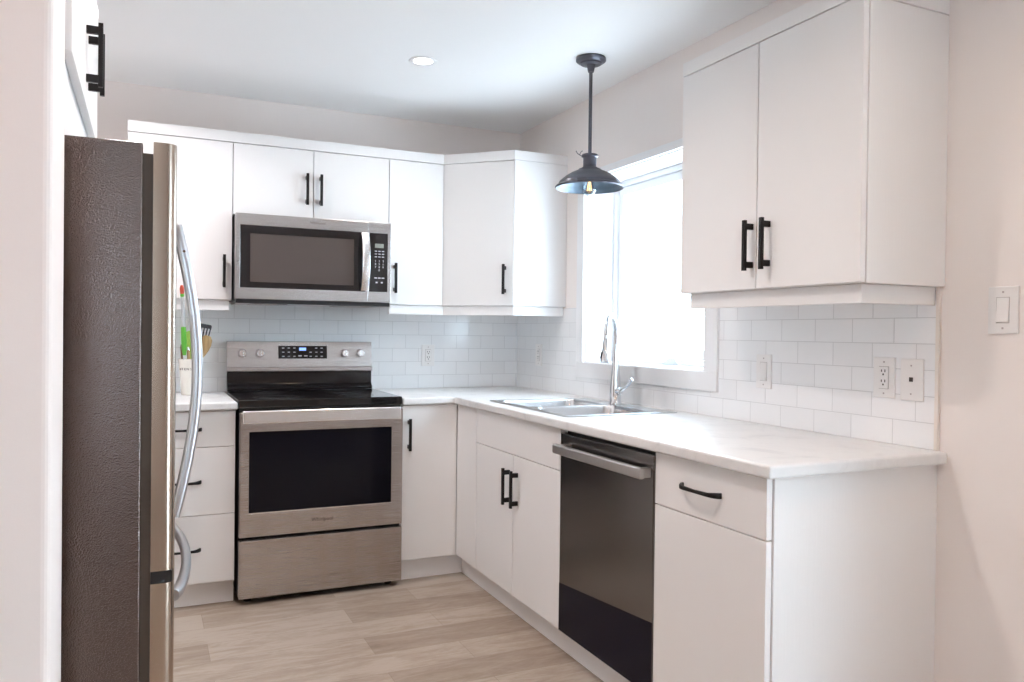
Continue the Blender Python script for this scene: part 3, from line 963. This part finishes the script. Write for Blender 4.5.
# ---------------------------------------------------------------- refrigerator
t = thing('refrigerator', 'tall bottom-freezer refrigerator with graphite side and stainless doors at left', 'refrigerator', (-2.4, -2.11, 0))
ry0_, ry1_ = -2.520, -1.700
MB().box(-2.80, -2.0745, ry0_, ry1_, 0.025, 1.632).build('cabinet_body', M_fside, t, bevel=0.004)
MB().box(-2.0745, -2.055, ry0_ + .012, ry1_ - .012, 0.06, 1.612).build('gasket', mat('dark brown gasket', (0.08, 0.055, 0.04), 0.5), t)


def fridge_door(z0, z1, name):
    prof = []
    ya_, yb_ = ry0_ + .003, ry1_ - .003
    er = 0.024
    prof.append((-2.0545, ya_)); prof.append((-2.0070 - er, ya_))
    # rounded near edge then a softly convex front
    for q in range(1, 9):
        an = R(90 * q / 8)
        prof.append((-2.0070 - er + er * math.sin(an), ya_ + er * (1 - math.cos(an))))
    k = 14
    for q in range(1, k):
        u = q / k
        prof.append((-2.0070 + .009 * math.sin(math.pi * u), ya_ + er + u * (yb_ - ya_ - 2 * er)))
    for q in range(0, 9):
        an = R(90 - 90 * q / 8)
        prof.append((-2.0070 - er + er * math.sin(an), yb_ - er * (1 - math.cos(an))))
    prof.append((-2.0545, yb_))
    return MB().prism(prof, z1 - z0, 'z', z0).build(name, M_steel_door, t, smooth='edges')


du = fridge_door(0.715, 1.636, 'upper_door')
dl = fridge_door(0.055, 0.688, 'freezer_door')
MB().box(-2.0545, -2.012, ry0_ + .006, ry1_ - .006, 0.6885, 0.7145).build('seam_strip', M_blackplastic, t)
MB().box(-2.115, -2.03, ry0_ + .01, ry0_ + .08, 1.6325, 1.645).build('hinge_cover', M_blackplastic, t, bevel=0.003) if False else None
# tall bowed handle
hy = -2.440
pts = []; rad = []
for q in range(25):
    u = q / 24
    s = math.sin(math.pi * u)
    pts.append((-2.006 + .046 * s ** 0.95, hy, .815 + u * .655))
    rad.append((.0125, .0120))
hu = MB().tube(pts, rad, 14, flat=0.75, up=(1, 0, 0)).build('handle', M_fr_handle, du, smooth='edges')
MB().lathe((-1.990, hy - .0118, 1.412), [(0, -.0008), (.003, -.0008), (.003, .001)], 12, 'y').build('set_screw', M_darkwood, hu)
pts = []
for q in range(25):
    u = q / 24
    s = math.sin(math.pi * u)
    pts.append((-2.007 + .010 * s + .030 * s ** 0.6, -2.47 + u * .72, .645))
MB().tube(pts, [(.0120, .0130)] * 25, 14, flat=0.75, up=(0, 0, 1)).build('handle', M_fr_handle, dl, smooth='edges')
for fx in (-2.74, -2.13):
    for fy in (ry0_ + .06, ry1_ - .06):
        MB().lathe((fx, fy, 0), [(0, 0), (.02, 0), (.02, .026), (0, .026)], 16).build('foot', M_blackplastic, t)

# ---------------------------------------------------------------- pendant lamp
PX, PY, PZ = -0.293, -1.341, 1.886
t = thing('pendant_lamp', 'dark metal barn pendant lamp hanging by a rod before the window', 'lamp', (PX, PY, CEIL))
MB().lathe((PX, PY, CEIL), [(0, 0), (.064, 0), (.066, -.006), (.066, -.014), (.058, -.020), (.050, -.022), (.046, -.028), (.020, -.031), (.016, -.045), (.013, -.062), (0, -.062)], 36).build('canopy', M_lampout, t, smooth='edges')
MB().lathe((PX, PY, 0), [(0, 2.03), (.0078, 2.03), (.0078, CEIL - .058), (0, CEIL - .058)], 16).build('rod', M_lampout, t, smooth='edges')
prof_out = [(0, .144), (.034, .144), (.037, .140), (.037, .134), (.030, .130), (.029, .125), (.029, .092), (.036, .084), (.048, .080), (.052, .075), (.082, .062), (.108, .046), (.127, .030), (.135, .022), (.1375, .017), (.139, .011), (.149, .006), (.1525, 0), (.149, -.005)]
prof_in = [(.147, -.003), (.144, .003), (.134, .008), (.131, .014), (.123, .025), (.104, .041), (.078, .055), (.050, .067), (.030, .071), (0, .072)]
mb = MB().use(M_lampout)
mb.lathe((PX, PY, PZ), prof_out + prof_in[:1], 48)
mb.use(M_lampin).lathe((PX, PY, PZ), prof_in, 48)
shd = mb.build('lamp_shade', None, t, smooth='edges')
mb = MB().lathe((PX, PY, PZ), [(0, .0685), (.018, .0685), (.018, .048), (.013, .044), (0, .044)], 20)
sk = mb.build('socket', M_lampout, t, smooth='edges')
bl = MB().lathe((PX, PY, PZ), [(.012, .046), (.014, .034), (.021, .018), (.029, .000), (.0305, -.010), (.0285, -.022), (.020, -.033), (.009, -.0385), (0, -.040)], 28).build('bulb', M_bulb, t, smooth=True)
mb = MB()
for k in range(4):
    an = R(45 + 90 * k)
    mb.tube([(PX + .004 * math.cos(an), PY + .004 * math.sin(an), PZ + .026), (PX + .010 * math.cos(an), PY + .010 * math.sin(an), PZ - .016)], .0012, 6)
mb.build('filament', M_filament, bl)
hkx = Vector((PX, PY, PZ + .136)); rdir = Vector((-0.907, 0.42, 0))
mb = MB()
mb.tube([hkx + rdir * .034, hkx + rdir * .045 + Vector((0, 0, .006)), hkx + rdir * .055 + Vector((0, 0, .013)), hkx + rdir * .060 + Vector((0, 0, .021))], .0016, 8)
mb.lathe(hkx + rdir * .060 + Vector((0, 0, .022)), [(0, -.003), (.003, 0), (0, .003)], 10)
mb.tube([hkx + rdir * .045 + Vector((0, 0, .006)), hkx + rdir * .040 + Vector((0, 0, .018)), hkx + rdir * .035 + Vector((0, 0, .022))], .0014, 8)
mb.lathe(hkx + rdir * .034 + Vector((0, 0, .023)), [(0, -.003), (.003, 0), (0, .003)], 10)
mb.build('thumb_screw', M_lampout, shd, smooth=True)

# ---------------------------------------------------------------- recessed lights
def pot(x, y, label):
    t = thing('recessed_light', label, 'light', (x, y, CEIL), None)
    MB().lathe((x, y, CEIL), [(.043, -.002), (.050, -.004), (.062, -.003), (.064, 0), (.043, -.0002)], 32).build('trim_ring', M_trim, t, smooth=True)
    MB().lathe((x, y, CEIL), [(0, -.003), (.030, -.003), (.043, -.0015)], 32).build('lens', M_pot, t)
    return t


pot(*POTS_AND_FILLS[0][0], 'small round lit recessed light in the ceiling above the range')

# ---------------------------------------------------------------- wall plates
def plate_base(t, side, u, z, w_=0.077, h=0.124, th=0.005):
    s = -TT if side[1] == 't' else 0.0
    s -= .0002
    if side[0] == 'b':
        mb = MB().box(u - w_ / 2, u + w_ / 2, s - th, s, z - h / 2, z + h / 2)
    else:
        mb = MB().box(s - th, s, u - w_ / 2, u + w_ / 2, z - h / 2, z + h / 2)
    p = mb.build('cover_plate', M_white_plastic, t, bevel=0.0018)
    return p, s - th


def put(side, s, u, z, du_, dz, out, name, material, parent, bev=0.0008):
    if side[0] == 'b':
        return MB().box(u - du_, u + du_, s - out, s + .0005, z - dz, z + dz).build(name, material, parent, bevel=bev)
    return MB().box(s - out, s + .0005, u - du_, u + du_, z - dz, z + dz).build(name, material, parent, bevel=bev)


M_shadowline = mat('grey recess', (0.42, 0.38, 0.37), 0.6)
M_screw = mat('painted screw', (0.45, 0.40, 0.39), 0.5)


def outlet(side, u, z, label):
    t = thing('wall_outlet', label, 'outlet', (u, 0, z) if side[0] == 'b' else (0, u, z))
    p, s = plate_base(t, side, u, z)
    put(side, s, u, z, .0178, .0345, .0004, 'recess', M_shadowline, p, 0)
    f_ = put(side, s, u, z, .0165, .033, .003, 'receptacle', M_white_plastic, p)
    mb = MB()
    for zz in (z + .017, z - .014):
        for du_, dz_, hw, hh in ((-.0062, .004, .0016, .0042), (.0062, .004, .0016, .0036), (0, -.007, .0026, .0026)):
            if side[0] == 'b': mb.box(u + du_ - hw, u + du_ + hw, s - .0034, s - .002, zz + dz_ - hh, zz + dz_ + hh)
            else: mb.box(s - .0034, s - .002, u + du_ - hw, u + du_ + hw, zz + dz_ - hh, zz + dz_ + hh)
    mb.build('slots', M_offwhite_plastic, f_)
    for zz in (z - .048, z + .048): put(side, s, u, zz, .0026, .0026, .0006, 'screw', M_screw, p, 0)


def switch(side, u, z, label, h=0.124, w_=0.077):
    t = thing('light_switch', label, 'switch', (0, u, z))
    p, s = plate_base(t, side, u, z, w_, h)
    put(side, s, u, z, .0178, .0345, .0004, 'recess', M_shadowline, p, 0)
    mb = MB().prism([(s - .0008, z - .033), (s - .005, z - .031), (s - .002, z), (s - .0012, z + .033), (s + .0005, z + .033), (s + .0005, z - .033)], .033, 'y', u - .0165)
    # prism with axis y expects (x, z) pairs
    mb.build('rocker', M_white_plastic, p, bevel=0.0006)
    for zz in (z - .048, z + .048): put(side, s, u, zz, .0026, .0026, .0006, 'screw', M_screw, p, 0)


outlet('bt', -0.580, 1.103, 'white duplex outlet on the back wall tile, right of the range')
outlet('rt', -0.308, 1.114, 'white duplex outlet on the window wall tile, between corner and window')
switch('rt', -2.137, 1.108, 'white rocker switch on the tile just right of the window')
outlet('rt', -2.657, 1.1145, 'white duplex outlet on the tile, left of the phone jack plate')
t = thing('phone_jack', 'white phone jack plate with one small dark socket, near the tile edge', 'wall plate', (0, -2.752, 1.113))
p, s = plate_base(t, 'rt', -2.754, 1.113)
put('rt', s, -2.752, 1.114, .0065, .0065, .0006, 'jack_socket', M_offwhite_plastic, p, 0)
for zz in (1.113 - .042, 1.113 + .042): put('rt', s, -2.752, zz, .0024, .0024, .0006, 'screw', M_screw, p, 0)
switch('rw', -3.019, 1.3135, 'white rocker light switch on the painted wall at the right edge', 0.126, 0.082)

# ---------------------------------------------------------------- utensil crock and utensils
JX, JY = -1.866, -0.165
t = thing('utensil_crock', 'cream ceramic utensil crock on the counter left of the range', 'crock', (JX, JY, ZTOP))
MB().lathe((JX, JY, ZTOP + .0003), [(0, 0), (.038, 0), (.041, .003), (.046, .06), (.051, .12), (.056, .165), (.058, .176), (.0555, .178), (.053, .172), (.048, .12), (.043, .06), (.037, .01), (0, .008)], 40).build('crock_body', M_ceramic, t, smooth='edges')
cb_ = t.children[-1]
# lettering band: letters placed around the crock
word = 'UTENSILS'
for i, ch in enumerate(word):
    an = R(-90 - 8 + (i - 3.5) * 15)
    n = Vector((math.cos(an), math.sin(an), 0))
    zz = ZTOP + .128
    text_mesh('lettering', ch, 0.016, Vector((JX, JY, zz)) + n * .0520, n, M_redtext, cb_, extrude=.0015)


def utensil(name, label, base, tip, parts):
    """base: point inside the crock, tip direction; parts: (name, material, list of (dist, a, b), sub)"""
    base = Vector(base); d = (Vector(tip) - base).normalized()
    t = thing(name, label, 'utensil', base, None)
    side = Vector((0, -1, 0))
    for nm, mm, secs in parts:
        pts = [base + d * s[0] for s in secs]
        MB().tube(pts, [(s[1], s[2]) for s in secs], 14, up=side).build(nm, mm, t, smooth='edges')
    return t


zb_ = ZTOP + .016
# radii: a = across (in x), b = depth (in y)
utensil('silicone_brush', 'tall pale-handled brush with green grip and red tip, upright in the crock', (JX - .019, JY + .027, zb_), (-1.915, -.358, 1.435),
        [('grip', M_green, [(.20, .008, .007), (.23, .0115, .008), (.28, .0125, .009), (.345, .011, .008), (.351, .006, .006)]),
         ('shaft', M_pale, [(0.0, .006, .006), (.13, .007, .007), (.27, .0085, .006), (.40, .0085, .006), (.505, .008, .006)]),
         ('band', M_green, [(.505, .0085, .0065), (.520, .0085, .0065)]),
         ('tip', M_red, [(.520, .009, .007), (.545, .010, .007), (.560, .006, .005)])])
utensil('silicone_spatula', 'lime green silicone spatula leaning in the middle of the crock', (JX + .000, JY + .004, zb_), (JX + .004, JY + .022, 1.22),
        [('shaft', M_lime, [(0.0, .006, .005), (.16, .007, .005), (.20, .009, .005)]),
         ('blade', M_lime, [(.195, .010, .004), (.215, .022, .005), (.24, .026, .005), (.275, .027, .004), (.295, .024, .003), (.300, .012, .002)])])
utensil('wooden_spoon', 'light wooden spoon leaning out on the right of the crock', (JX - .014, JY - .004, zb_), (JX + .078, JY - .010, 1.20),
        [('shaft', M_wood, [(0.0, .005, .005), (.12, .006, .006), (.17, .007, .006)]),
         ('bowl', M_wood, [(.165, .008, .006), (.19, .018, .008), (.22, .027, .009), (.25, .030, .008), (.275, .026, .006), (.292, .014, .004)])])
t = utensil('slotted_turner', 'dark grey slotted turner standing behind the wooden spoon', (JX + .010, JY + .014, zb_), (JX + .066, JY + .034, 1.25),
        [('shaft', M_nylon, [(0.0, .005, .005), (.16, .006, .005), (.215, .008, .005)])])
mb = MB()
d = (Vector((JX + .066, JY + .034, 1.25)) - Vector((JX + .010, JY + .014, zb_))).normalized()
base = Vector((JX + .010, JY + .014, zb_)); sd = Vector((d.z, 0, -d.x))
for k in range(5):
    off = -.030 + k * .015
    mb.tube([base + d * (.235 - .004 * abs(k - 2)) + sd * off * .75, base + d * .325 + sd * off], [(.0032, .0022)] * 2, 8, up=(0, -1, 0))
mb.tube([base + d * .205 + sd * -.004, base + d * .222 + sd * 0, base + d * .238], [(.008, .003), (.02, .003), (.026, .003)], 12, up=(0, -1, 0))
mb.tube([base + d * .320 + sd * 0, base + d * .332, base + d * .340], [(.033, .003), (.034, .003), (.030, .003)], 12, up=(0, -1, 0))
mb.build('blade', M_nylon, t, smooth='edges')
utensil('wooden_utensil', 'dark wooden handled tool leaning left in the crock', (JX - .022, JY - .012, zb_), (JX - .040, JY - .028, 1.15),
        [('grip', M_darkwood, [(0.0, .005, .005), (.10, .006, .006), (.16, .009, .007), (.22, .009, .007), (.235, .005, .005)])])
utensil('kitchen_utensil', 'short tan wooden handle poking out at the front of the crock', (JX + .002, JY - .024, zb_), (JX - .012, JY - .036, 1.14),
        [('grip', M_wood, [(0.0, .005, .005), (.11, .006, .006), (.18, .008, .007), (.205, .007, .006)]),
         ('ferrule', M_bright, [(.205, .0075, .0065), (.218, .0075, .0065), (.222, .004, .004)])])

# ---------------------------------------------------------------- outside the window
struct(MB().box(0.20, 40, -30, 40, -0.7, -0.6).build('ground', mat('snowy ground', (0.75, 0.77, 0.80), 0.9)))
M_siding = mat('pale blue siding', (0.12, 0.135, 0.155), 0.8)
nt, N, L, b = nodes(M_siding)
wv = N.new('ShaderNodeTexWave'); wv.bands_direction = 'Z'; wv.wave_profile = 'SAW'; wv.inputs['Scale'].default_value = 1.6
L.new(coords(M_siding), wv.inputs['Vector']); bump(M_siding, wv.outputs['Fac'], 0.8, 0.02)
t = thing('neighbour_house', 'pale hazy neighbouring house seen through the kitchen window', 'house', (16, 11, -0.6))
MB().box(14, 22, 8.0, 15.5, -0.6, 2.4).build('house_wall', M_siding, t)
M_roof = mat('snowy roof', (0.74, 0.76, 0.80), 0.9)
MB().prism([(13.6, 2.4), (22.4, 2.4), (18, 4.6)], 8.3, 'y', 7.6).build('roof', M_roof, t)
M_dkwin = mat('dark house window', (0.2, 0.24, 0.3), 0.2)
for yy in (9.2, 11.2, 13.4):
    MB().box(13.97, 14.05, yy, yy + 1.0, 0.7, 1.8).build('house_window', M_dkwin, t)
